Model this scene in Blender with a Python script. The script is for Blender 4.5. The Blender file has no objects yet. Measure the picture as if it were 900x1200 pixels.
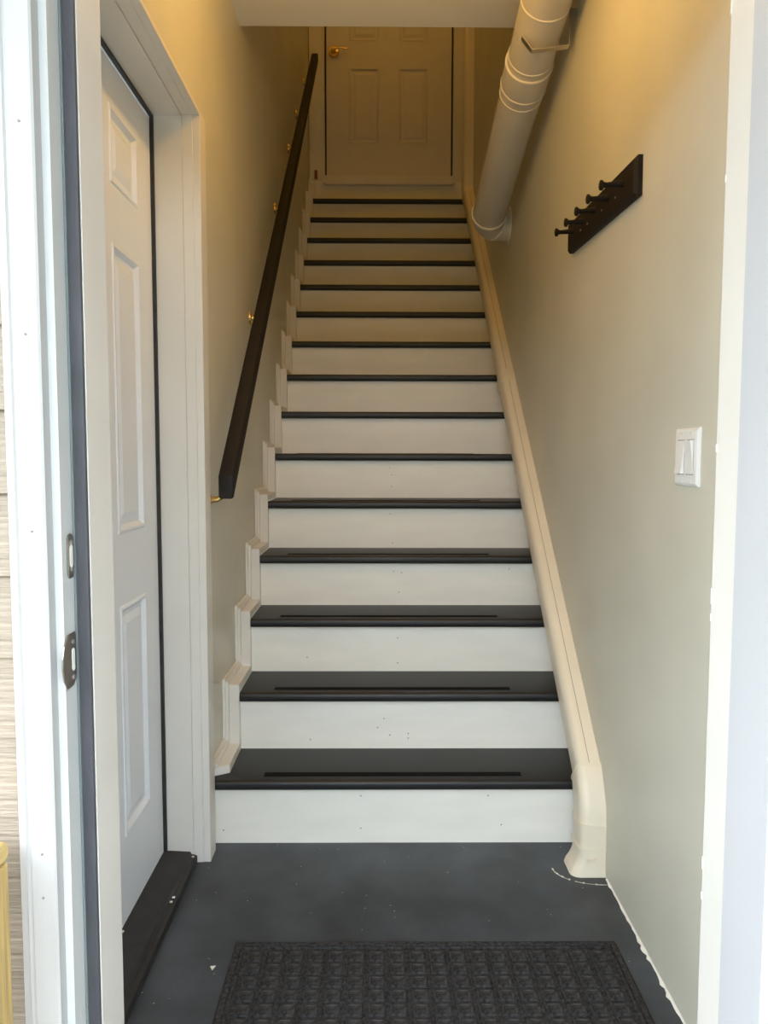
import bpy, bmesh, math, random
from mathutils import Matrix, Vector
random.seed(7)
scene = bpy.context.scene
C = scene.collection

# ---------------------------------------------------------------- camera
PITCH, YAW, ROLL = 0.07373, 0.007865, 0.001947
cam_d = bpy.data.cameras.new('camera'); cam = bpy.data.objects.new('camera', cam_d); C.objects.link(cam)
cam_d.sensor_fit = 'VERTICAL'; cam_d.sensor_height = 36.0; cam_d.sensor_width = 27.0
cam_d.lens = 27.0; cam_d.clip_start = 0.02; cam_d.clip_end = 200
fw = Vector((math.sin(YAW)*math.cos(PITCH), math.cos(YAW)*math.cos(PITCH), -math.sin(PITCH)))
rt = Vector((math.cos(YAW), -math.sin(YAW), 0)); up = rt.cross(fw)
r2 = rt*math.cos(ROLL)+up*math.sin(ROLL); u2 = -rt*math.sin(ROLL)+up*math.cos(ROLL)
M4 = Matrix.Identity(4)
for k in range(3):
    M4[k][0] = r2[k]; M4[k][1] = u2[k]; M4[k][2] = -fw[k]
M4[0][3], M4[1][3], M4[2][3] = 0.0, -2.1943, 1.1486
cam.matrix_world = M4
scene.camera = cam

# ---------------------------------------------------------------- world, exposure
w = bpy.data.worlds.new('overcast'); scene.world = w; w.use_nodes = True
bg = w.node_tree.nodes['Background']
bg.inputs['Color'].default_value = (0.84, 0.925, 1.0, 1); bg.inputs['Strength'].default_value = 11.0
vs = scene.view_settings
vs.view_transform = 'Standard'; vs.look = 'None'; vs.gamma = 1.0; vs.use_curve_mapping = False
vs.exposure = 0.0
LAMP_POWER = 80.0
UPPER_POWER = 60.0

# ---------------------------------------------------------------- materials
def mat(name, col, rough=0.5, var=0.04, scale=6.0, bump=0.0, bscale=60.0, metal=0.0, spec=0.5, stretch=(1, 1, 1), emit=None, speck=0.0, speck_col=(0.6, 0.6, 0.58)):
    m = bpy.data.materials.new(name); m.use_nodes = True
    nt = m.node_tree; N = nt.nodes; L = nt.links
    b = N['Principled BSDF']
    b.inputs['Roughness'].default_value = rough; b.inputs['Metallic'].default_value = metal
    b.inputs['Specular IOR Level'].default_value = spec
    tc = N.new('ShaderNodeTexCoord'); mp = N.new('ShaderNodeMapping'); mp.inputs['Scale'].default_value = stretch
    L.new(tc.outputs['Object'], mp.inputs['Vector'])
    nz = N.new('ShaderNodeTexNoise'); nz.inputs['Scale'].default_value = scale; nz.inputs['Detail'].default_value = 5
    L.new(mp.outputs['Vector'], nz.inputs['Vector'])
    rp = N.new('ShaderNodeValToRGB')
    rp.color_ramp.elements[0].position = 0.3; rp.color_ramp.elements[1].position = 0.7
    rp.color_ramp.elements[0].color = (*[max(0, c*(1-var)) for c in col], 1)
    rp.color_ramp.elements[1].color = (*[min(1, c*(1+var)) for c in col], 1)
    L.new(nz.outputs['Fac'], rp.inputs['Fac'])
    out = rp.outputs['Color']
    if speck:
        vo = N.new('ShaderNodeTexVoronoi'); vo.inputs['Scale'].default_value = 30
        L.new(tc.outputs['Object'], vo.inputs['Vector'])
        lt = N.new('ShaderNodeMath'); lt.operation = 'LESS_THAN'; lt.inputs[1].default_value = speck
        L.new(vo.outputs['Distance'], lt.inputs[0])
        mx = N.new('ShaderNodeMix'); mx.data_type = 'RGBA'
        L.new(lt.outputs[0], mx.inputs['Factor']); L.new(out, mx.inputs['A']); mx.inputs['B'].default_value = (*speck_col, 1)
        out = mx.outputs['Result']
    L.new(out, b.inputs['Base Color'])
    if bump:
        n2 = N.new('ShaderNodeTexNoise'); n2.inputs['Scale'].default_value = bscale; n2.inputs['Detail'].default_value = 4
        L.new(mp.outputs['Vector'], n2.inputs['Vector'])
        bp = N.new('ShaderNodeBump'); bp.inputs['Strength'].default_value = bump; bp.inputs['Distance'].default_value = 0.004
        L.new(n2.outputs['Fac'], bp.inputs['Height']); L.new(bp.outputs['Normal'], b.inputs['Normal'])
    if emit:
        b.inputs['Emission Color'].default_value = (*emit[0], 1); b.inputs['Emission Strength'].default_value = emit[1]
    return m

M = {
 'wall': mat('wall_paint', (0.62, 0.605, 0.51), 0.40, 0.05, 3.0, 0.10, 14),
 'ceil': mat('ceiling_paint', (0.86, 0.84, 0.76), 0.7, 0.02, 4, 0.15, 90),
 'trim': mat('cream_trim_paint', (0.72, 0.70, 0.65), 0.38, 0.02, 8, 0.05, 40),
 'riser': mat('riser_paint', (0.87, 0.845, 0.775), 0.42, 0.03, 5, 0.06, 25, stretch=(1, 4, 4)),
 'tread': mat('tread_paint', (0.010, 0.0105, 0.012), 0.46, 0.12, 9, 0.05, 60),
 'grip': mat('grip_tape', (0.008, 0.008, 0.009), 0.95, 0.2, 60, 0.4, 400, spec=0.1),
 'floor': mat('floor_paint', (0.042, 0.050, 0.061), 0.48, 0.45, 5.5, 0.15, 14, speck=0.04),
 'door': mat('steel_door_paint', (0.75, 0.80, 0.87), 0.42, 0.01, 10, 0.03, 120),
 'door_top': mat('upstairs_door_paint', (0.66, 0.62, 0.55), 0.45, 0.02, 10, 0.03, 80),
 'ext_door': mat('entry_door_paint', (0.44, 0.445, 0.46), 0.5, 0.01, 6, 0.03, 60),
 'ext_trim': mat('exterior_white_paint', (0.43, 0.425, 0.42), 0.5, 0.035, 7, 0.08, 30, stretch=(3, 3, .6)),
 'jamb_white': mat('white_jamb_paint', (0.56, 0.58, 0.575), 0.5, 0.02, 8),
 'rubber': mat('black_rubber', (0.018, 0.018, 0.020), 0.6, 0.3, 30, 0.2, 90),
 'strip': mat('weatherstrip_foam', (0.055, 0.055, 0.065), 0.6, 0.25, 14, 0.2, 90, stretch=(2, 2, .5)),
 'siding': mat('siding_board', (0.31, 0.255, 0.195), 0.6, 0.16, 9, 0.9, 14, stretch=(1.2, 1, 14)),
 'lumber': mat('pressure_treated_pine', (0.52, 0.36, 0.13), 0.65, 0.28, 16, 0.4, 30, stretch=(9, 9, .5)),
 'lumber_cap': mat('pine_cap_board', (0.56, 0.40, 0.15), 0.65, 0.22, 16, 0.3, 30, stretch=(6, .6, 6)),
 'rail': mat('dark_rail_paint', (0.007, 0.005, 0.0045), 0.6, 0.2, 12, 0.05, 40, spec=0.3),
 'brass': mat('polished_brass', (0.83, 0.56, 0.20), 0.22, 0.05, 20, metal=1.0),
 'nickel': mat('aged_nickel', (0.36, 0.33, 0.29), 0.38, 0.15, 40, metal=1.0),
 'bright': mat('bright_steel', (0.75, 0.73, 0.70), 0.3, 0.05, 40, metal=1.0),
 'rack': mat('rack_wood_stain', (0.010, 0.006, 0.004), 0.6, 0.3, 20, 0.05, 40, spec=0.25, stretch=(1, .4, 4)),
 'plastic': mat('white_plastic', (0.80, 0.80, 0.78), 0.3, 0.01, 20),
 'pvc': mat('painted_duct', (0.64, 0.60, 0.52), 0.4, 0.03, 7, 0.05, 20),
 'pvc_edge': mat('white_seal_ring', (0.80, 0.77, 0.69), 0.4, 0.03, 20),
 'cover': mat('ivory_cover_plastic', (0.78, 0.71, 0.57), 0.35, 0.03, 6),
 'mat': mat('mat_fibre', (0.038, 0.037, 0.038), 0.95, 0.6, 120, 0.9, 300, spec=0.15),
 'chip': mat('white_paint_chip', (0.8, 0.78, 0.72), 0.6, 0.03, 20),
 'nail': mat('nail_grey', (0.22, 0.20, 0.18), 0.6, 0.1, 20),
 'rust': mat('reddish_wood', (0.20, 0.07, 0.04), 0.6, 0.2, 20),
 'seam': mat('seam_shadow_tan', (0.42, 0.34, 0.22), 0.6, 0.05, 20),
 'gap': mat('switch_gap_grey', (0.30, 0.29, 0.27), 0.6, 0.02, 20),
 'ground': mat('ground_gravel', (0.10, 0.11, 0.08), 0.9, 0.2, 3),
 'deck': mat('deck_boards', (0.20, 0.18, 0.16), 0.7, 0.12, 6, stretch=(4, .6, 1)),
 'bulb': mat('warm_bulb', (0.9, 0.8, 0.6), 0.5, 0.0, emit=((1.0, 0.55, 0.125), LAMP_POWER*3.2)),
 'bulb_up': mat('dim_warm_bulb', (0.9, 0.8, 0.6), 0.5, 0.0, emit=((1.0, 0.50, 0.07), UPPER_POWER*3.2)),
}

# ---------------------------------------------------------------- helpers
def box(bm, x0, x1, y0, y1, z0, z1):
    if x0 > x1: x0, x1 = x1, x0
    if y0 > y1: y0, y1 = y1, y0
    if z0 > z1: z0, z1 = z1, z0
    v = [bm.verts.new(p) for p in ((x0,y0,z0),(x1,y0,z0),(x1,y1,z0),(x0,y1,z0),(x0,y0,z1),(x1,y0,z1),(x1,y1,z1),(x0,y1,z1))]
    for f in ((3,2,1,0),(4,5,6,7),(0,1,5,4),(1,2,6,5),(2,3,7,6),(3,0,4,7)):
        bm.faces.new([v[k] for k in f])

def prism(bm, pts, axis, a0, a1):
    """2-D polygon extruded along axis 0/1/2; pts are the other two coordinates in order"""
    def P(p, a):
        q = list(p); q.insert(axis, a); return q
    A = [bm.verts.new(P(p, a0)) for p in pts]; B = [bm.verts.new(P(p, a1)) for p in pts]
    n = len(pts)
    bm.faces.new(A); bm.faces.new(B[::-1])
    for k in range(n):
        bm.faces.new((A[k], B[k], B[(k+1) % n], A[(k+1) % n]))

def obj(name, bm, m, parent=None, bevel=0.0, seg=2, smooth=False, origin=None):
    bmesh.ops.recalc_face_normals(bm, faces=bm.faces[:])
    if bevel:
        es = [e for e in bm.edges if len(e.link_faces) == 2 and e.calc_face_angle(0) > 0.5]
        bmesh.ops.bevel(bm, geom=es, offset=bevel, segments=seg, profile=0.5, affect='EDGES', clamp_overlap=True)
        bmesh.ops.recalc_face_normals(bm, faces=bm.faces[:])
    me = bpy.data.meshes.new(name)
    if origin is not None:
        bmesh.ops.translate(bm, verts=bm.verts[:], vec=-Vector(origin))
    bm.to_mesh(me); bm.free()
    if smooth:
        for p in me.polygons: p.use_smooth = True
        try: me.set_sharp_from_angle(angle=math.radians(35))
        except Exception: pass
    me.materials.append(M[m] if isinstance(m, str) else m)
    o = bpy.data.objects.new(name, me); C.objects.link(o)
    if origin is not None: o.location = origin
    if parent is not None:
        o.parent = parent
        if parent.type == 'EMPTY' or parent.location.length > 0:
            o.matrix_parent_inverse = Matrix.Translation(parent.location).inverted() if not parent.parent else (parent.parent.matrix_basis @ Matrix.Identity(4)).inverted()
            o.matrix_parent_inverse = Matrix.Translation(-world_loc(parent))
    return o

def world_loc(o):
    v = Vector(o.location)
    if o.parent is not None:
        v = world_loc(o.parent) + o.matrix_parent_inverse.translation + v
    return v

def bxo(name, dims, m, parent=None, bevel=0.0, seg=2):
    bm = bmesh.new(); box(bm, *dims); return obj(name, bm, m, parent, bevel, seg)

def boxes(name, lst, m, parent=None, bevel=0.0):
    bm = bmesh.new()
    for d in lst: box(bm, *d)
    return obj(name, bm, m, parent, bevel)

def thing(name, label, cat, loc=(0, 0, 0), group=None):
    o = bpy.data.objects.new(name, None); C.objects.link(o); o.location = loc; o.empty_display_size = 0.05
    o['label'] = label; o['category'] = cat
    if group: o['group'] = group
    return o

def structure(o, label=None):
    o['kind'] = 'structure'
    if label: o['label'] = label
    return o

def sempty(name, loc, label):
    o = bpy.data.objects.new(name, None); C.objects.link(o); o.location = loc; o.empty_display_size = 0.05
    return structure(o, label)

def tube(bm, pts, rad, seg=24, cap=True):
    """round tube through points (list of Vector); rad float or list"""
    pts = [Vector(p) for p in pts]; n = len(pts); rings = []
    ref = None
    for k in range(n):
        t = (pts[min(k+1, n-1)] - pts[max(k-1, 0)]).normalized()
        if ref is None:
            ref = Vector((0, 0, 1)) if abs(t.z) < 0.9 else Vector((1, 0, 0))
        a = (ref - t*ref.dot(t)).normalized(); b = t.cross(a); ref = a
        r = rad[k] if isinstance(rad, (list, tuple)) else rad
        rings.append([bm.verts.new(pts[k] + (a*math.cos(2*math.pi*j/seg) + b*math.sin(2*math.pi*j/seg))*r) for j in range(seg)])
    for k in range(n-1):
        for j in range(seg):
            bm.faces.new((rings[k][j], rings[k][(j+1) % seg], rings[k+1][(j+1) % seg], rings[k+1][j]))
    if cap:
        bm.faces.new(rings[0][::-1]); bm.faces.new(rings[-1])

def sweep(bm, stations, cap=True):
    """stations: list of lists of points (each a closed section) -> skin"""
    R = [[bm.verts.new(p) for p in s] for s in stations]; n = len(R[0])
    for k in range(len(R)-1):
        for j in range(n):
            bm.faces.new((R[k][j], R[k][(j+1) % n], R[k+1][(j+1) % n], R[k+1][j]))
    if cap:
        bm.faces.new(R[0][::-1]); bm.faces.new(R[-1])

# ---------------------------------------------------------------- dimensions
FZ = -0.009                       # landing floor
XWL, XWR = -0.495, 0.628          # hall walls
G, R_ = 0.226, 0.1926             # run, rise
YR = 0.028                        # nosing overhang
NST = 15
YT = 3.42                         # last riser
ZTOP = 3.12
YD3 = 3.45                        # upstairs door face
ZC = 2.67                         # entry ceiling
YCE = 0.66                        # where that ceiling ends
YI = -1.05                        # inner face of the entry wall

# ================================================================ SETTING
structure(bxo('floor', (-0.75, XWR+0.1, -1.15, 0.06, FZ-0.1, FZ), 'floor'), 'dark grey painted landing floor with pale specks')
# left wall with the opening of the side door
DY0, DY1 = -0.85, -0.085          # side-door opening along Y
DZ = 2.045
wl = []
wl.append((XWL-0.16, XWL, DY1+0.02, YT+0.3, FZ-0.1, 5.6))
wl.append((XWL-0.16, XWL, YI-0.02, DY0-0.02, FZ-0.1, ZC+0.1))
wl.append((XWL-0.16, XWL, DY0-0.02, DY1+0.02, DZ+0.02, 5.6))
wall_left = structure(boxes('wall_left', wl, 'wall'), 'greige painted wall with the handrail')
structure(bxo('wall_right', (XWR, XWR+0.12, YI-0.01, YT+0.3, FZ-0.1, 5.6), 'wall'), 'greige painted wall with the coat rack')
# entry wall around the door opening
OX0, OX1 = -0.428, 0.528          # rough opening
structure(boxes('wall_front', [(-2.2, OX0, -1.15, YI, -0.3, 3.2), (OX1, 2.2, -1.15, YI, -0.3, 3.2), (OX0, OX1, -1.15, YI, 2.08, 3.2)], 'wall'), 'entry wall around the open door')
wall_front = bpy.data.objects['wall_front']
# back wall around the upstairs door
DX0, DX1 = -0.375, 0.522
structure(boxes('wall_back', [(XWL-0.1, DX0-0.02, YD3, YD3+0.12, 2.8, 5.6), (DX1+0.02, XWR+0.1, YD3, YD3+0.12, 2.8, 5.6), (DX0-0.02, DX1+0.02, YD3, YD3+0.12, ZTOP+2.05, 5.6), (XWL-0.1, XWR+0.1, YD3+0.12, YD3+0.16, 2.8, 5.6)], 'wall'), 'wall at the top of the stairs')
# ceiling: flat over the landing, then rising with the stairs
bm = bmesh.new()
prism(bm, [(YI-0.02, ZC), (YCE, ZC), (YCE, 5.35), (YT+0.3, 5.35), (YT+0.3, 5.5), (YCE-0.12, 5.5), (YCE-0.12, ZC+0.12), (YI-0.02, ZC+0.12)], 0, XWL-0.1, XWR+0.1)
structure(obj('ceiling', bm, 'ceil'), 'flat beige ceiling above the landing')
# deck outside, on which the photographer stands
structure(bxo('deck', (-2.2, 2.2, -3.6, -1.152, -0.30, -0.20), 'deck'), 'deck boards outside the entry')
structure(bxo('ground', (-40, 40, -60, 30, -1.2, -1.0), 'ground'), 'open ground beyond the deck')
structure(bxo('roof_blocker', (-2.2, 2.2, -3.0, -1.152, 2.50, 2.60), 'ext_trim'), 'unseen roof added over the deck to cut skylight on the exterior')  # added out of view, dims the exterior trim relative to the hall

structure(bxo('wall_blocker', (-14, 14, -9.3, -9.0, -1.0, 2.6), 'ground'), 'unseen dark wall added across the yard to block low skylight')  # added behind the camera so daylight falls off up the stairs

# lap siding outside
bm_cb = bmesh.new()
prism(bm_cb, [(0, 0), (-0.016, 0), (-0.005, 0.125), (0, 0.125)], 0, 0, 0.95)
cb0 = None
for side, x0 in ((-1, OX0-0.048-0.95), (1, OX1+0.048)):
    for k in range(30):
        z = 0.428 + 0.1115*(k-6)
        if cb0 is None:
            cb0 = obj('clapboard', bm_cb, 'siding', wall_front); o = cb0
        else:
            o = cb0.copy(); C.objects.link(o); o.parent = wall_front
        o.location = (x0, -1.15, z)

# ---------------------------------------------------------------- panel doors
def panel_layout(width, zs, stile, mid):
    pw = (width - 2*stile - mid)/2
    us = [(stile, stile+pw), (stile+pw+mid, width-stile)]
    return [(u0, u1, z0, z1) for (z0, z1) in zs for (u0, u1) in us]

def make_door(parent, width, height, thick, panels, T, m):
    """slab with moulded panels; T(u, v, w) -> world; w = outward from the face"""
    us = sorted({0, width} | {p[0] for p in panels} | {p[1] for p in panels})
    vs_ = sorted({0, height} | {p[2] for p in panels} | {p[3] for p in panels})
    def is_panel(u, v): return any(p[0] < u < p[1] and p[2] < v < p[3] for p in panels)
    bm = bmesh.new(); V = {}
    def vert(u, v, w_):
        k = (round(u, 5), round(v, 5), round(w_, 5))
        if k not in V: V[k] = bm.verts.new(T(u, v, w_))
        return V[k]
    for a in range(len(us)-1):
        for b in range(len(vs_)-1):
            if not is_panel((us[a]+us[a+1])/2, (vs_[b]+vs_[b+1])/2):
                bm.faces.new([vert(us[a], vs_[b], 0), vert(us[a+1], vs_[b], 0), vert(us[a+1], vs_[b+1], 0), vert(us[a], vs_[b+1], 0)])
            bm.faces.new([vert(us[a], vs_[b], -thick), vert(us[a+1], vs_[b], -thick), vert(us[a+1], vs_[b+1], -thick), vert(us[a], vs_[b+1], -thick)])
    for a in range(len(us)-1):
        for v in (0, height): bm.faces.new([vert(us[a], v, 0), vert(us[a+1], v, 0), vert(us[a+1], v, -thick), vert(us[a], v, -thick)])
    for b in range(len(vs_)-1):
        for u in (0, width): bm.faces.new([vert(u, vs_[b], 0), vert(u, vs_[b+1], 0), vert(u, vs_[b+1], -thick), vert(u, vs_[b], -thick)])
    slab = obj('slab', bm, m, parent)
    for (u0, u1, v0, v1) in panels:
        bm = bmesh.new(); prev = None
        for ins, dep in ((0, 0), (0.004, 0.003), (0.010, 0.003), (0.020, -0.007), (0.030, -0.007), (0.048, -0.001), (0.052, -0.001)):
            ring = [bm.verts.new(T(*p)) for p in ((u0+ins, v0+ins, dep), (u1-ins, v0+ins, dep), (u1-ins, v1-ins, dep), (u0+ins, v1-ins, dep))]
            if prev:
                for j in range(4): bm.faces.new((prev[j], prev[(j+1) % 4], ring[(j+1) % 4], ring[j]))
            prev = ring
        bm.faces.new(prev)
        obj('panel', bm, m, slab)
    return slab

ZS = [(0.205, 0.765), (0.935, 1.605), (1.735, 1.91)]
# side door (closed) in the left wall
SX = -0.605
d2 = sempty('door_2', (SX, -0.46, FZ), 'closed white six-panel side door in a deep frame')
W2 = 0.745
make_door(d2, W2, 2.005, 0.04, panel_layout(W2, ZS, 0.115, 0.115), lambda u, v, w_: (SX+w_, -0.095-u, 0.027+v), 'door')
# jamb: far, near, head, in two layers with a small step
fr = boxes('door_frame', [(SX-0.05, -0.5225, DY1, DY1+0.03, FZ, DZ+0.03), (SX-0.05, -0.5225, DY0-0.03, DY0, FZ, DZ+0.03), (SX-0.05, -0.5225, DY0, DY1, DZ, DZ+0.03)], 'trim', d2)
boxes('jamb_extension', [(-0.5225, -0.4945, DY1+0.003, DY1+0.03, FZ, DZ+0.03), (-0.5225, -0.4945, DY0-0.03, DY0-0.003, FZ, DZ+0.03), (-0.5225, -0.4945, DY0-0.003, DY1+0.003, DZ+0.003, DZ+0.03)], 'trim', d2, 0.0015)
boxes('casing', [(XWL, -0.475, DY1+0.005, DY1+0.073, FZ, DZ+0.004), (XWL, -0.475, DY0-0.052, DY0-0.005, FZ, DZ+0.004), (XWL, -0.475, DY0-0.052, DY1+0.073, DZ+0.004, DZ+0.016)], 'trim', d2, 0.0015)
boxes('weatherstrip', [(SX, SX+0.009, DY1-0.009, DY1, 0.03, DZ), (SX, SX+0.009, DY0, DY0+0.009, 0.03, DZ), (SX, SX+0.009, DY0, DY1, DZ-0.007, DZ)], 'rubber', d2)
bm = bmesh.new()
prism(bm, [(SX-0.04, FZ), (-0.512, FZ), (-0.512, FZ+0.022), (-0.520, FZ+0.026), (-0.527, FZ+0.026), (-0.532, FZ+0.034), (SX-0.04, FZ+0.040)], 1, DY0+0.001, DY1-0.001)
for v in bm.verts: v.co = (v.co.x, v.co.y, v.co.z)
thr = obj('threshold', bm, 'rubber', d2)

# entry door, swung outwards on the right
d1 = sempty('door_1', (0.49, -1.19, FZ), 'entry door frame with its white door swung open outwards')
JT = 2.055
RB = 0.020                         # rabbet
Ys, Ye = -1.14, -1.187             # stop outer face, outer edge of jamb
def jamb_side(sx, x_stop):
    xo = x_stop + sx*RB            # rabbet face
    boxes('frame_stop', [(x_stop, x_stop+sx*0.034, Ys, YI+0.0, FZ, JT)], 'trim', d1, 0.001)
    return xo
jamb_side(-1, -0.396); jamb_side(1, 0.504)
boxes('frame_stop', [(-0.396, 0.504, Ys, YI, JT-0.034, JT)], 'trim', d1, 0.001)
boxes('frame_jamb', [(-0.416, -0.4275, Ye, Ys, FZ, JT), (0.524, 0.5275, Ye, Ys, FZ, JT), (-0.4275, 0.5275, Ye, Ys, JT-0.014, JT)], 'jamb_white', d1)
boxes('weatherstrip', [(-0.3965, -0.4155, Ys-0.008, Ys, FZ+0.03, JT-0.015), (0.5045, 0.5235, Ys-0.008, Ys, FZ+0.03, JT-0.015), (-0.396, 0.504, Ys-0.008, Ys, JT-0.0335, JT-0.0145)], 'strip', d1, 0.003)
boxes('kerf_line', [(-0.4155, -0.4125, Ys-0.011, Ys-0.0078, FZ+0.03, JT-0.02)], mat('kerf_grey', (0.16, 0.19, 0.19), 0.5), d1)
# sill under the entry door
boxes('sill', [(-0.4275, 0.5275, -1.20, -1.06, FZ-0.1, FZ+0.02)], 'bright', d1, 0.004)
# brickmould: moulded profile, extruded
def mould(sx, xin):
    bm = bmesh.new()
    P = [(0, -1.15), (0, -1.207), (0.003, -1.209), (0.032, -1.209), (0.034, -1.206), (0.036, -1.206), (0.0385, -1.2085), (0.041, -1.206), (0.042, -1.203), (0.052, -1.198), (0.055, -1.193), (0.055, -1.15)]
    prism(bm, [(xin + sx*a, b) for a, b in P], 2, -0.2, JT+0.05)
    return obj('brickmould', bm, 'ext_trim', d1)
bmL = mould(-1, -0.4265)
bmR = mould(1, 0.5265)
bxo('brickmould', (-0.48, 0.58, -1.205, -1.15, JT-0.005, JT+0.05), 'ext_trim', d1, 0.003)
# nails in the brickmould
def disc(bm, c, n, r, seg=10, h=0.0012):
    c = Vector(c); n = Vector(n).normalized()
    tube(bm, [c - n*h, c + n*h], r, seg)
for z in (1.56, 1.30, 1.05, 0.62, 0.56):
    bm = bmesh.new(); disc(bm, (-0.4265-0.018, -1.2088, z), (0, -1, 0), 0.0017)
    obj('nail', bm, 'nail', bmL)
# strike plates on the latch jamb
def strike(name, z0, z1, y0, y1, lip):
    bm = bmesh.new(); n = 6; xs = -0.4158
    zc = (z0+z1)/2
    if not lip:
        r = 0.009; P = []
        for cy, cz, a0 in ((y1-r, z1-r, 0), (y0+r, z1-r, 90), (y0+r, z0+r, 180), (y1-r, z0+r, 270)):
            for k in range(n): a = math.radians(a0+90*k/(n-1)); P.append((cy+r*math.cos(a), cz+r*math.sin(a)))
        prism(bm, P, 0, xs, xs+0.0022)
    else:
        P = [(y1, z0+0.010), (y1, z1), (y0+0.018, z1), (y0+0.006, zc+0.024), (y0, zc+0.008), (y0-0.001, zc-0.006), (y0+0.003, zc-0.022), (y0+0.014, z0), (y1-0.012, z0)]
        prism(bm, P, 0, xs, xs+0.0024)
    o = obj(name, bm, 'nickel', d1, 0.0006, 1)
    ym = y1 - 0.011 if lip else (y0+y1)/2
    bm = bmesh.new()
    P = [(ym + 0.0045*math.cos(a), zc + (0.011 if math.sin(a) > 0 else -0.011) + 0.0045*math.sin(a)) for a in [math.radians(360*k/16 + 11) for k in range(16)]]
    prism(bm, P, 0, xs+0.0015, xs+0.0030)
    obj('bolt_hole', bm, 'chip', o)
    for zz in (z0+0.012, z1-0.012):
        bm = bmesh.new(); disc(bm, (xs+0.003, ym, zz), (1, 0, 0), 0.0032)
        obj('screw', bm, 'bright', o)
    return o
strike('strike_plate', 0.982, 1.043, -1.1725, -1.1535, False)
strike('strike_plate', 0.835, 0.908, -1.1985, -1.1545, True)
# flaked paint along the inner edge of the hinge-side stop and on the side-door threshold
for z_, h_ in ((1.79, .012), (1.55, .005), (1.16, .006), (0.937, .012), (0.905, .006), (0.52, .010), (0.467, .005)):
    bxo('paint_nick', (0.5028, 0.5052, -1.0535, -1.0492, z_-h_, z_+h_), 'chip', d1, 0.0006, 1)
for y_, x_ in ((-0.30, -0.522), (-0.32, -0.523), (-0.46, -0.60), (-0.10, -0.520)):
    bxo('paint_nick', (x_-0.004, x_+0.003, y_-0.003, y_+0.004, FZ+0.0250, FZ+0.0275 if x_ > -0.55 else FZ+0.040), 'chip', d2, 0.0006, 1)
# leaf, standing open at a right angle
W1 = 0.90
IX = 0.4715
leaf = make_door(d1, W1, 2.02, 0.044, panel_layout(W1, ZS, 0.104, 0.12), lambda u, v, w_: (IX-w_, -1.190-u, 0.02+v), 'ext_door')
for z in (0.25, 1.05, 1.85):
    bm = bmesh.new(); tube(bm, [(0.522, -1.196, z-0.05), (0.522, -1.196, z+0.05)], 0.006, 10); obj('hinge', bm, 'bright', d1)

# upstairs door
d3 = sempty('door_3', (0.07, YD3, ZTOP), 'dim panelled door at the top of the stairs')
W3 = DX1-DX0
ZS3 = [(0.235, 0.755), (0.935, 1.60), (1.72, 1.90)]
make_door(d3, W3-0.012, 2.03, 0.04, panel_layout(W3-0.012, ZS3, 0.160, 0.132), lambda u, v, w_: (DX0+0.006+u, YD3+0.004-w_, ZTOP+0.006+v), 'door_top')
boxes('door_gap_seal', [(DX0-0.006, DX0+0.006, YD3+0.012, YD3+0.05, ZTOP, ZTOP+2.04), (DX1-0.006, DX1+0.006, YD3+0.012, YD3+0.05, ZTOP, ZTOP+2.04)], 'rubber', d3)
boxes('casing', [(XWL+0.004, DX0-0.008, YD3-0.022, YD3-0.0005, ZTOP-0.06, ZTOP+2.06), (DX1+0.008, XWR-0.004, YD3-0.022, YD3-0.0005, ZTOP-0.06, ZTOP+2.06), (XWL+0.004, XWR-0.004, YD3-0.022, YD3-0.0005, ZTOP+2.06, ZTOP+2.15)], 'trim', d3, 0.003)
boxes('casing_bead', [(DX0-0.020, DX0-0.006, YD3-0.030, YD3-0.022, ZTOP, ZTOP+2.05), (DX1+0.006, DX1+0.020, YD3-0.030, YD3-0.022, ZTOP, ZTOP+2.05)], 'trim', d3, 0.003)
bm = bmesh.new(); P = []
x0, x1, z0, z1, r = DX0-0.022, DX1+0.022, ZTOP-0.062, ZTOP, 0.03
P = [(x0, z1), (x1, z1)]
for k in range(6): a = math.radians(0 - 90*k/5); P.append((x1-r+r*math.cos(a), z0+r+r*math.sin(a)))
for k in range(6): a = math.radians(270 - 90*k/5); P.append((x0+r+r*math.cos(a), z0+r+r*math.sin(a)))
prism(bm, P, 1, YT-0.030, YD3-0.023)
obj('sill_nosing', bm, 'trim', d3, 0.003)
bxo('sill', (DX0-0.018, DX1+0.018, YD3-0.023, YD3+0.05, ZTOP-0.03, ZTOP), 'trim', d3)
bxo('sill_cap', (DX0-0.020, DX1+0.020, YT-0.034, YD3, ZTOP, ZTOP+0.006), 'rubber', d3) if False else None
kx, kz = -0.318, 3.985
bm = bmesh.new(); tube(bm, [(kx, YD3+0.002, kz), (kx, YD3-0.010, kz), (kx, YD3-0.012, kz)], [0.036, 0.034, 0.026], 28)
hd = obj('door_handle', bm, 'brass', d3, smooth=True)
bm = bmesh.new(); tube(bm, [(kx, YD3-0.011, kz), (kx, YD3-0.035, kz), (kx, YD3-0.045, kz)], [0.019, 0.016, 0.010], 20); obj('knob', bm, 'brass', hd, smooth=True)
bm = bmesh.new(); tube(bm, [(kx, YD3-0.040, kz), (kx+0.05, YD3-0.046, kz+0.006), (kx+0.085, YD3-0.044, kz+0.001), (kx+0.105, YD3-0.042, kz+0.006)], [0.009, 0.007, 0.006, 0.005], 12); obj('lever', bm, 'brass', hd, smooth=True)

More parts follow.
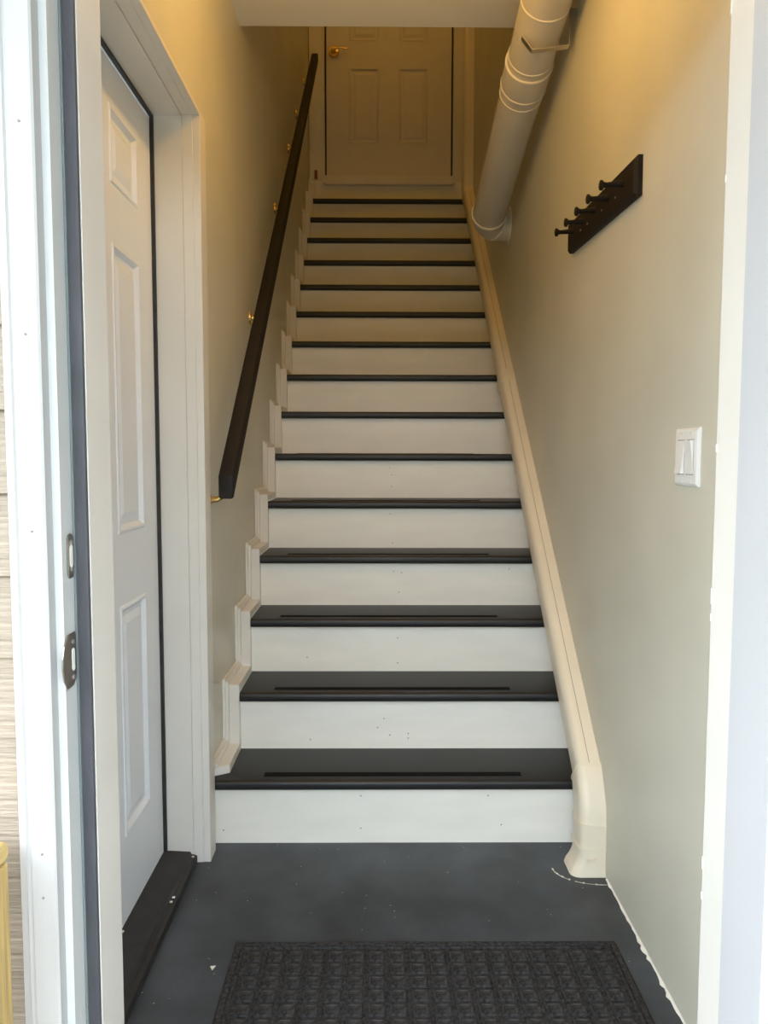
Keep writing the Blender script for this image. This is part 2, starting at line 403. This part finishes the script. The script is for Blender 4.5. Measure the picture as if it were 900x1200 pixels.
# caulk line where the floor paint meets the right wall
bm = bmesh.new(); pts = []
nn = 70
for k in range(nn+1):
    y = -1.04 + (1.04-0.175)*k/nn
    wd = 0.0025 + 0.003*random.random() + (0.004 if random.random() > 0.85 else 0)
    pts.append((y, wd))
for k in range(nn):
    (ya, wa), (yb, wb) = pts[k], pts[k+1]
    v = [bm.verts.new(p) for p in ((XWR, ya, FZ+0.005), (XWR, yb, FZ+0.005), (XWR-wb, yb, FZ+0.0004), (XWR-wa, ya, FZ+0.0004))]
    bm.faces.new(v)
structure(obj('trim_1', bm, 'chip'), 'ragged white paint line between floor and right wall')

# ================================================================ STAIRCASE
st = thing('staircase', 'long straight staircase with charcoal treads and cream risers', 'staircase', (0.07, 0, FZ))
XS0 = -0.4445
for i in range(1, NST+1):
    y0 = (i-1)*G; zt = i*R_
    xl = XWL+0.0005 if i == 1 else XS0
    # riser
    zb = FZ if i == 1 else (i-1)*R_
    rs = bxo('riser', (XWL+0.0005, XWR-0.001, y0+YR, y0+YR+0.018, zb, zt-0.03), 'riser', st)
    # tread with rounded nosing
    bm = bmesh.new(); P = []
    th = 0.030; rr = 0.011
    for k in range(5): a = math.radians(90+90*k/4); P.append((y0+rr+rr*math.cos(a), zt-rr+rr*math.sin(a)))
    for k in range(5): a = math.radians(180+90*k/4); P.append((y0+rr+rr*math.cos(a), zt-th+rr+rr*math.sin(a)))
    P += [(y0+G+YR, zt-th), (y0+G+YR, zt)]
    prism(bm, P, 0, xl, XWR-0.001)
    tr = obj('tread', bm, 'tread', st, smooth=True)
    sx = random.uniform(-0.008, 0.008)
    bxo('grip_strip', (-0.345+sx, 0.425+sx, y0+0.036, y0+0.062, zt-0.0002, zt+0.0014), 'grip', tr)
    nr = {1: [(-.05, .145), (-.05, .045), (.37, .055), (.33, .145), (-.46, .04)], 2: [(.10, .05), (.0, .07), (.04, .045), (.10, .035), (-.22, .03), (.02, .1)], 3: [(.07, .12), (-.25, .05), (.07, .03)], 4: [(.06, .13), (.09, .125), (.08, .05), (.5, .14)], 5: [(.05, .14), (.06, .02)], 6: [(.05, .13), (.06, .1), (.06, .05)]}.get(i, [])
    for (nx, nz) in nr:
        bm = bmesh.new(); disc(bm, (nx, y0+YR-0.0002, zb+nz), (0, -1, 0), 0.0021, 8, 0.0006); obj('nail', bm, 'nail', rs)
    # stepped skirting along the left wall
    yp, yn = y0+YR, y0+G+YR
    for name, a, b, xr in (('skirt_board', 0, 0.027, XS0-0.0005), ('skirt_moulding', 0.027, 0.042, -0.4765), ('skirt_bead', 0.042, 0.051, -0.4855)):
        ys_o, ys_i = (yp-b, yp-a) if i > 1 else (0.030, 0.030)
        ze = (i+1)*R_
        if i == NST: ze -= 0.02 + R_*0.12
        P = [(ys_o, zt+b), (yn-b, zt+b), (yn-b, ze+b), (yn-a, ze+a), (yn-a, zt+a), (ys_i, zt+a)]
        bm = bmesh.new(); prism(bm, P, 0, XWL+0.0005, xr)
        if name == 'skirt_board' and i == 1:
            for v in bm.verts:
                if v.co.y < 0.031 and v.co.x > -0.46: v.co.y += 0.030
        obj(name, bm, 'trim', st, 0.0012, 1)
# last riser under the upstairs door
bxo('riser', (XWL+0.001, XWR-0.001, YT, YT+0.03, NST*R_, ZTOP-0.03), 'riser', st)
bxo('trim_block', (-0.452, -0.432, YT-0.03, YT-0.005, 3.10, 3.155), 'rust', st)

# ================================================================ HANDRAIL
SL = math.atan(0.857)
hr = thing('handrail', 'long dark wooden handrail sloping up the left wall on brass brackets', 'handrail', (-0.425, -0.03, 1.07))
dirv = Vector((0, math.cos(SL), math.sin(SL))); nrm = Vector((0, -math.sin(SL), math.cos(SL)))
pA = Vector((-0.425, -0.045, 1.058)); pB = Vector((-0.425, 3.155, 1.058+0.857*3.2))
bm = bmesh.new()
hw, hh = 0.0215, 0.026
cs = []
rr = 0.006
for cx, cy, a0 in ((hw-rr, hh-rr, 0), (-hw+rr, hh-rr, 90), (-hw+rr, -hh+rr, 180), (hw-rr, -hh+rr, 270)):
    for k in range(4): a = math.radians(a0+30*k); cs.append((cx+rr*math.cos(a), cy+rr*math.sin(a)))
def sect(p, s=1.0, lean=0.0): return [p + Vector((a*s, 0, 0)) + nrm*(b*s) + dirv*(lean*b) for a, b in cs]
sweep(bm, [sect(pA, .88, 0.857), sect(pA+dirv*0.005, 1, 0.857), sect(pB-dirv*0.006, 1), sect(pB, .8)])
obj('rail', bm, 'rail', hr, smooth=True)
for Yb in (0.035, 0.821, 1.575, 2.166, 2.584, 3.06):
    zb = 1.058 + 0.857*(Yb+0.045) - 0.035
    dz_ = 0.073 if Yb < 0.1 else 0.090
    base = Vector((XWL, Yb, zb-dz_))
    bm = bmesh.new(); tube(bm, [base+Vector((0.0003, 0, 0)), base+Vector((0.005, 0, 0)), base+Vector((0.008, 0, 0))], [0.026, 0.025, 0.020], 24)
    br = obj('bracket', bm, 'brass', hr, smooth=True)
    bm = bmesh.new()
    tube(bm, [base+Vector((0.006, 0, 0)), base+Vector((0.030, 0, 0.002)), base+Vector((0.055, 0, 0.018)), base+Vector((0.067, 0, 0.018+(dz_-0.018)*0.45)), base+Vector((0.070, 0, dz_))], [0.011, 0.0085, 0.008, 0.0075, 0.009], 14)
    obj('arm', bm, 'brass', br, smooth=True)
    bm = bmesh.new(); cpt = Vector((-0.425, Yb, zb+0.0)) 
    c0 = Vector((-0.425, Yb, 1.058+0.857*(Yb+0.045))) - nrm*(hh+0.0015)
    sweep(bm, [[c0+Vector((sx*0.012, 0, 0))+dirv*sy*0.03+nrm*t for sx, sy in ((-1, -1), (1, -1), (1, 1), (-1, 1))] for t in (-0.0015, 0.0013)])
    obj('saddle', bm, 'brass', br)

# ================================================================ ROUND DUCT
PR = 0.0775
vp = thing('vent_pipe', 'thick beige round pipe sloping down from the ceiling along the right wall', 'pipe', (0.518, 0.9, 2.41))
ax0 = Vector((0.518, 0.288, 2.554)); ax1 = Vector((0.518, 1.50, 2.274))
ad = (ax1-ax0).normalized()
start = ax0 - ad*0.55
bm = bmesh.new(); tube(bm, [start, ax0, ax1], PR, 40)
body = obj('pipe_run', bm, 'pvc', vp, smooth=True)
def axp(t): return ax0 + (ax1-ax0)*t
def sleeve(name, ta, tb, rad, m, par):
    a, b = axp(ta), axp(tb)
    bm = bmesh.new(); tube(bm, [a, a+(b-a)*0.12, b-(b-a)*0.12, b], [rad-0.002, rad, rad, rad-0.002], 40)
    return obj(name, bm, m, par, smooth=True)
RINGS = [0.0, 0.24, 0.26, 0.355, 0.40]
sleeve('seam_ring', -0.004, 0.000, PR+0.0025, 'pvc_edge', vp)
sleeve('coupling', 0.213, 0.296, PR+0.005, 'pvc', vp)
sleeve('seam_ring', 0.184, 0.188, PR+0.0025, 'pvc_edge', vp)
sleeve('seam_ring', 0.209, 0.214, PR+0.0065, 'pvc_edge', vp)
sleeve('seam_ring', 0.294, 0.299, PR+0.0065, 'pvc_edge', vp)
sleeve('seam_ring', 0.330, 0.334, PR+0.0025, 'pvc_edge', vp)
sleeve('seam_ring', 0.985, 0.997, PR+0.006, 'pvc_edge', vp)
# elbow into the wall
bm = bmesh.new(); pts = []; bR = 0.085
for k in range(9):
    a = math.pi/2*k/8
    pts.append(ax1 + ad*(bR*math.sin(a)) + Vector((1, 0, 0))*(bR*(1-math.cos(a))))
pts.append(pts[-1] + Vector((0.0245, 0, 0)))
tube(bm, pts, PR+0.002, 40)
elb = obj('elbow', bm, 'pvc', vp, smooth=True)
bm = bmesh.new(); q = pts[5]; t5 = (pts[6]-pts[4]).normalized(); tube(bm, [q - t5*0.004, q + t5*0.004], PR+0.007, 40); obj('seam_ring', bm, 'pvc_edge', elb, smooth=True)
bm = bmesh.new(); q = Vector(pts[-1]); tube(bm, [q-Vector((0.006, 0, 0)), q-Vector((0.0005, 0, 0))], PR+0.008, 40); obj('wall_flange', bm, 'pvc_edge', elb, smooth=True)
# strap hanger
bm = bmesh.new()
path = [(0.606, 2.56), (0.6045, 2.447), (0.488, 2.4335), (0.456, 2.474)]
yh = 0.35; tk = 0.0022; wd = 0.011
off = []
for k, p in enumerate(path):
    a = Vector(path[max(k-1, 0)]); b = Vector(path[min(k+1, len(path)-1)]); t = (b-a).normalized(); n = Vector((-t.y, t.x)); off.append((Vector(p)+n*tk, Vector(p)-n*tk))
P = [tuple(o[0]) for o in off] + [tuple(o[1]) for o in off[::-1]]
bm2 = bmesh.new()
A = [bm2.verts.new((p[0], yh-wd, p[1])) for p in P]; B = [bm2.verts.new((p[0], yh+wd, p[1])) for p in P]
n = len(P); hN = n//2
for k in range(n): bm2.faces.new((A[k], B[k], B[(k+1) % n], A[(k+1) % n]))
for k in range(hN-1):
    bm2.faces.new((A[k], A[k+1], A[n-2-k], A[n-1-k])); bm2.faces.new((B[k], B[k+1], B[n-2-k], B[n-1-k]))
hs = obj('hanger_strap', bm2, 'bright', vp)
bm.free()
bxo('hanger_foot', (0.604, XWR-0.0005, yh-0.011, yh+0.011, 2.535, 2.56), 'bright', vp)

# ================================================================ LINE-SET COVER
pc = thing('pipe_cover', 'ivory plastic conduit cover running up the stairs against the right wall', 'conduit', (0.60, -0.116, FZ))
CD, CWid = 0.064, 0.096
def cover_section(p, t, n, dep, wid):
    """section against the wall X=XWR: p centre on the wall, t travel, n in-plane normal"""
    P = []
    r = 0.026
    prof = [(-wid/2, 0)]
    for k in range(6): a = math.radians(180-90*k/5); prof.append((-wid/2+r+r*math.cos(a), dep-r+r*math.sin(a)))
    for k in range(6): a = math.radians(90-90*k/5); prof.append((wid/2-r+r*math.cos(a), dep-r+r*math.sin(a)))
    prof.append((wid/2, 0))
    return [Vector((XWR-0.0008-d, 0, 0)) + Vector((0, p[0], p[1])) + Vector((0, n[0], n[1]))*s for s, d in prof]
# centre line on the wall (Y, Z)
sl = 0.842; cs_, sn_ = 1/math.hypot(1, sl), sl/math.hypot(1, sl)
def diag(y): return (y, 0.365 + sl*y - (CWid/2)*math.hypot(1, sl))   # upper edge is z = .365 + sl*y
def fsec(p, ang, dep=CD, wid=CWid):
    t = (math.cos(ang), math.sin(ang)); n = (-t[1], t[0])
    return cover_section(p, t, n, dep, wid)
AD = math.atan(sl)
def run(name, items, m='cover', par=None):
    bm = bmesh.new(); sweep(bm, [fsec(*it) for it in items]); return obj(name, bm, m, par or pc, smooth=True)
yb = -0.075
pb = diag(yb)
ytop = 3.035
pt = diag(ytop)
run('straight_run', [(diag(yb), AD), (diag(1.42), AD)])
run('straight_run', [(diag(1.42), AD), (diag(ytop), AD)])
run('coupling', [(diag(1.37), AD, CD+0.0005, CWid+0.001), (diag(1.375), AD, CD+0.005, CWid+0.008), (diag(1.435), AD, CD+0.005, CWid+0.008), (diag(1.44), AD, CD+0.0005, CWid+0.001)])
# upper bend and vertical run
va = math.pi/2
yv = ytop + 0.045; zv = pt[1] + 0.085
run('elbow', [(diag(ytop-0.01), AD, CD+0.004, CWid+0.006), (diag(ytop+0.012), AD+0.12, CD+0.004, CWid+0.006), ((yv-0.004, pt[1]+0.05), (AD+va)/2+.1, CD+0.004, CWid+0.006), ((yv, zv), va, CD+0.004, CWid+0.006), ((yv, zv+0.05), va, CD+0.004, CWid+0.006)])
run('straight_run', [((yv, zv+0.04), va), ((yv, 5.0), va)])
# lower elbow and foot
yf = -0.113
run('elbow', [(diag(-0.066), AD, CD+0.001, CWid+0.001), (diag(-0.068), AD, CD+0.0045, CWid+0.007), (diag(-0.076), AD+0.03, CD+0.005, CWid+0.008), ((-0.092, 0.206), 0.95, CD+0.005, CWid+0.008), ((-0.104, 0.182), 1.20, CD+0.005, CWid+0.008), ((-0.111, 0.158), 1.42, CD+0.005, CWid+0.008), ((yf, 0.135), va, CD+0.005, CWid+0.008)])
run('elbow_rib', [(diag(-0.064), AD, CD+0.006, CWid+0.010), (diag(-0.069), AD, CD+0.006, CWid+0.010)])
run('elbow_rib', [((yf, 0.138), va, CD+0.009, CWid+0.013), ((yf, 0.131), va, CD+0.009, CWid+0.013)])
run('foot_sleeve', [((yf, 0.135), va, CD+0.006, CWid+0.008), ((yf, 0.068), va, CD+0.006, CWid+0.008)])
run('elbow_rib', [((yf, 0.071), va, CD+0.010, CWid+0.013), ((yf, 0.064), va, CD+0.010, CWid+0.013)])
run('flared_foot', [((yf, 0.066), va, CD+0.006, CWid+0.008), ((yf, 0.046), va, CD+0.007, CWid+0.008), ((yf, 0.034), va, CD+0.010, CWid+0.008), ((yf, 0.022), va, CD+0.015, CWid+0.009), ((yf, 0.011), va, CD+0.021, CWid+0.010), ((yf, 0.002), va, CD+0.027, CWid+0.012), ((yf, FZ+0.0005), va, CD+0.030, CWid+0.013)])
# seam line along the cover
bm = bmesh.new(); st2 = []
for y in (-0.07, ytop-0.02):
    p = diag(y); n = (-sn_, cs_)
    st2.append([Vector((XWR-0.0008-d, p[0]+n[0]*o_, p[1]+n[1]*o_)) for d, o_ in ((0.0300, CWid/2-0.002), (0.0300, CWid/2+0.0005), (0.0322, CWid/2+0.0005), (0.0322, CWid/2-0.002))])
sweep(bm, st2); obj('seam', bm, 'seam', pc)
for (yy, zz) in ((yf-0.058, 0.045), (-0.137, 0.205)):
    bxo('clip', (XWR-0.052, XWR-0.030, yy-0.006, yy+0.004, zz-0.003, zz+0.003), 'cover', pc, 0.001)

# painted arc left on the floor around the foot
bm = bmesh.new()
arc = []
for k in range(25):
    a = math.radians(275 - 95*k/24)
    arc.append(Vector((XWR-0.012 + 0.125*math.cos(a)*1.0, yf-0.005 + 0.085*math.sin(a), FZ+0.0006)))
for k in range(24):
    if k in (11, 12): continue
    a, b = arc[k], arc[k+1]; t = (b-a).normalized(); n = Vector((-t.y, t.x, 0)); wv = 0.0008+0.0012*random.random()
    v = [bm.verts.new(p) for p in (a-n*wv, b-n*wv, b+n*wv, a+n*wv)]; bm.faces.new(v)
for k in (0, 4, 8, 13, 16, 19, 23):
    disc(bm, arc[k]+Vector((0, 0, 0.0006)), (0, 0, 1), 0.0028, 8, 0.0008)
o = obj('paint_line', bm, 'chip'); o['label'] = 'thin broken white paint line on the floor around the conduit foot'; o['category'] = 'paint mark'

# ================================================================ COAT RACK
ck = thing('coat_rack', 'dark wooden coat rack with five pegs on the right wall', 'coat rack', (XWR, 0.0, 1.835))
tilt = 0.03/0.66
def rz(y): return 1.829 + tilt*y
bm = bmesh.new()
ya, yb2, hz = -0.322, 0.330, 0.047
rings = []
for (d, ins) in ((0.0005, 0), (0.012, 0), (0.020, 0.008)):
    rings.append([Vector((XWR-d, y, rz(y)+s*(hz-ins))) for y, s in ((ya+ins, -1), (yb2-ins, -1), (yb2-ins, 1), (ya+ins, 1))])
sweep(bm, rings); bd = obj('backboard', bm, 'rack', ck)
pegs = [0.255-0.121*k for k in range(5)]
for y in pegs:
    z = rz(y) + 0.004
    bm = bmesh.new()
    tube(bm, [(XWR-0.019, y, z+0.002), (XWR-0.035, y, z+0.001), (XWR-0.060, y, z-0.001), (XWR-0.066, y, z-0.001), (XWR-0.070, y, z-0.0015), (XWR-0.075, y, z-0.002), (XWR-0.077, y, z-0.002)], [0.0085, 0.0075, 0.0062, 0.0075, 0.0125, 0.0125, 0.009], 16)
    obj('peg', bm, 'rack', ck, smooth=True)
for y in (0.165, 0.09, -0.055, -0.175):
    bm = bmesh.new(); disc(bm, (XWR-0.0202, y, rz(y)-0.012), (1, 0, 0), 0.0032, 10); obj('screw', bm, 'bright', bd)

# ================================================================ SWITCH
sw = thing('light_switch', 'white double rocker light switch on the right wall', 'light switch', (XWR, -0.6445, 1.146))
bm = bmesh.new(); rings = []
for d, ins in ((0.0003, 0), (0.004, 0.0005), (0.0075, 0.006)):
    rings.append([Vector((XWR-d, -0.6445+s*(0.0585-ins), 1.146+t*(0.0585-ins))) for s, t in ((-1, -1), (1, -1), (1, 1), (-1, 1))])
sweep(bm, rings); pl = obj('face_plate', bm, 'plastic', sw)
for k, yc in enumerate((-0.622, -0.667)):
    bm = bmesh.new()
    h, ww = 0.0335, 0.0165
    s = 1 if k == 0 else -1
    x_ = XWR-0.0070
    T_ = [(x_, h), (x_-0.002-0.006*(s < 0), h), (x_-0.0040, 0), (x_-0.002-0.006*(s > 0), -h), (x_, -h)]
    A = [bm.verts.new((p[0], yc-ww, 1.146+p[1])) for p in T_]; B = [bm.verts.new((p[0], yc+ww, 1.146+p[1])) for p in T_]
    bm.faces.new(A); bm.faces.new(B[::-1])
    for j in range(5): bm.faces.new((A[j], B[j], B[(j+1) % 5], A[(j+1) % 5]))
    obj('rocker', bm, 'plastic', sw)
    bxo('rocker_gap', (XWR-0.0078, XWR-0.0070, yc-ww-0.0016, yc+ww+0.0016, 1.146-h-0.0018, 1.146+h+0.0018), 'gap', pl)
    for zz in (1.146-0.0475, 1.146+0.0475):
        bm = bmesh.new(); disc(bm, (XWR-0.0078, yc, zz), (1, 0, 0), 0.0028, 10, 0.0009); obj('screw', bm, 'plastic', pl)

# ================================================================ DOOR MAT
MX0, MX1, MY0, MY1 = -0.336, 0.566, -1.035, -0.452
dm = thing('door_mat', 'charcoal ribbed door mat with raised squares on the landing floor', 'door mat', (0.115, -0.74, FZ))
bxo('mat_base', (MX0, MX1, MY0, MY1, FZ+0.0003, FZ+0.006), 'mat', dm, 0.002)
for a, b in ((0.004, 0.016), (0.020, 0.027)):
    boxes('border_rib', [(MX0+a, MX0+b, MY0+a, MY1-a, FZ+0.005, FZ+0.010), (MX1-b, MX1-a, MY0+a, MY1-a, FZ+0.005, FZ+0.010), (MX0+b, MX1-b, MY1-b, MY1-a, FZ+0.005, FZ+0.010), (MX0+b, MX1-b, MY0+a, MY0+b, FZ+0.005, FZ+0.010)], 'mat', dm, 0.0015)
nx, ny = 18, 12
px = (MX1-MX0-0.066)/nx; py = (MY1-MY0-0.066)/ny
bm = bmesh.new(); prev = None
for ins, z in ((0.0, 0.0), (0.0015, 0.0045), (0.0045, 0.0045), (0.0065, 0.0028), (0.010, 0.0032)):
    h = 0.0172-ins
    ring = [bm.verts.new((a*h, b*h, z)) for a, b in ((-1, -1), (1, -1), (1, 1), (-1, 1))]
    if prev:
        for j in range(4): bm.faces.new((prev[j], prev[(j+1) % 4], ring[(j+1) % 4], ring[j]))
    prev = ring
bm.faces.new(prev)
pad0 = obj('raised_square', bm, 'mat', dm); base_inv = pad0.matrix_parent_inverse.copy()
first = True
for a in range(nx):
    for b in range(ny):
        if first: o = pad0; first = False
        else:
            o = pad0.copy(); C.objects.link(o); o.parent = dm; o.matrix_parent_inverse = base_inv
        o.location = (MX0+0.033+px*(a+0.5)+random.uniform(-.0008, .0008), MY1-0.033-py*(b+0.5)+random.uniform(-.0008, .0008), FZ+0.0058)
        o.rotation_euler = (0, 0, random.uniform(-0.04, 0.04))
# ribs between the squares
bm = bmesh.new()
for a in range(1, nx):
    x = MX0+0.033+px*a; box(bm, x-0.0016, x+0.0016, MY0+0.034, MY1-0.034, FZ+0.0055, FZ+0.0082)
obj('rib_grid', bm, 'mat', dm)

# small paint chips lying on the floor
def chip(x, y, s, label):
    bm = bmesh.new(); P = [(x-s, y+s*.7), (x+s, y+s), (x+s*.2, y-s*1.4)]
    prism(bm, P, 2, FZ+0.0004, FZ+0.002)
    o = obj('paint_chip', bm, 'chip'); o['label'] = label; o['category'] = 'paint chip'
chip(-0.373, -0.535, 0.006, 'small triangular white paint chip on the floor left of the mat')

# ================================================================ DECK RAILING (bottom left, outside)
dr = thing('deck_railing', 'yellowish pine deck railing post with rounded cap outside the entry', 'railing', (-0.52, -1.27, -0.20))
bxo('post', (-0.572, -0.483, -1.310, -1.222, -0.20, 0.618), 'lumber', dr, 0.003)
bm = bmesh.new(); box(bm, -0.600, -0.4815, -2.6, -1.216, 0.618, 0.646); obj('cap_board', bm, 'lumber_cap', dr, 0.011, 4)

# ================================================================ CEILING LAMP (above the frame)
LX, LY, LZ = 0.07, -0.30, 2.47
cl = thing('ceiling_lamp', 'warm bare bulb fixture on the ceiling above the landing', 'lamp', (LX, LY, ZC))
bm = bmesh.new(); tube(bm, [(LX, LY, ZC-0.0005), (LX, LY, ZC-0.02), (LX, LY, ZC-0.03)], [0.06, 0.055, 0.03], 24); obj('canopy', bm, 'plastic', cl, smooth=True)
bm = bmesh.new(); tube(bm, [(LX, LY, ZC-0.025), (LX, LY, LZ+0.05)], 0.018, 16); obj('socket', bm, 'plastic', cl, smooth=True)
bm = bmesh.new(); bmesh.ops.create_uvsphere(bm, u_segments=16, v_segments=10, radius=0.035)
bmesh.ops.translate(bm, verts=bm.verts[:], vec=(LX, LY, LZ)); obj('bulb', bm, 'bulb', cl, smooth=True)

UX, UY = 0.07, 2.0
cu = thing('ceiling_lamp', 'dim warm bulb fixture on the high ceiling above the stairs', 'lamp', (UX, UY, 5.35))
bm = bmesh.new(); tube(bm, [(UX, UY, 5.3495), (UX, UY, 5.33), (UX, UY, 5.32)], [0.06, 0.055, 0.03], 24); obj('canopy', bm, 'plastic', cu, smooth=True)
bm = bmesh.new(); tube(bm, [(UX, UY, 5.325), (UX, UY, 5.20)], 0.018, 16); obj('socket', bm, 'plastic', cu, smooth=True)
bm = bmesh.new(); bmesh.ops.create_uvsphere(bm, u_segments=16, v_segments=10, radius=0.035)
bmesh.ops.translate(bm, verts=bm.verts[:], vec=(UX, UY, 5.16)); obj('bulb', bm, 'bulb_up', cu, smooth=True)
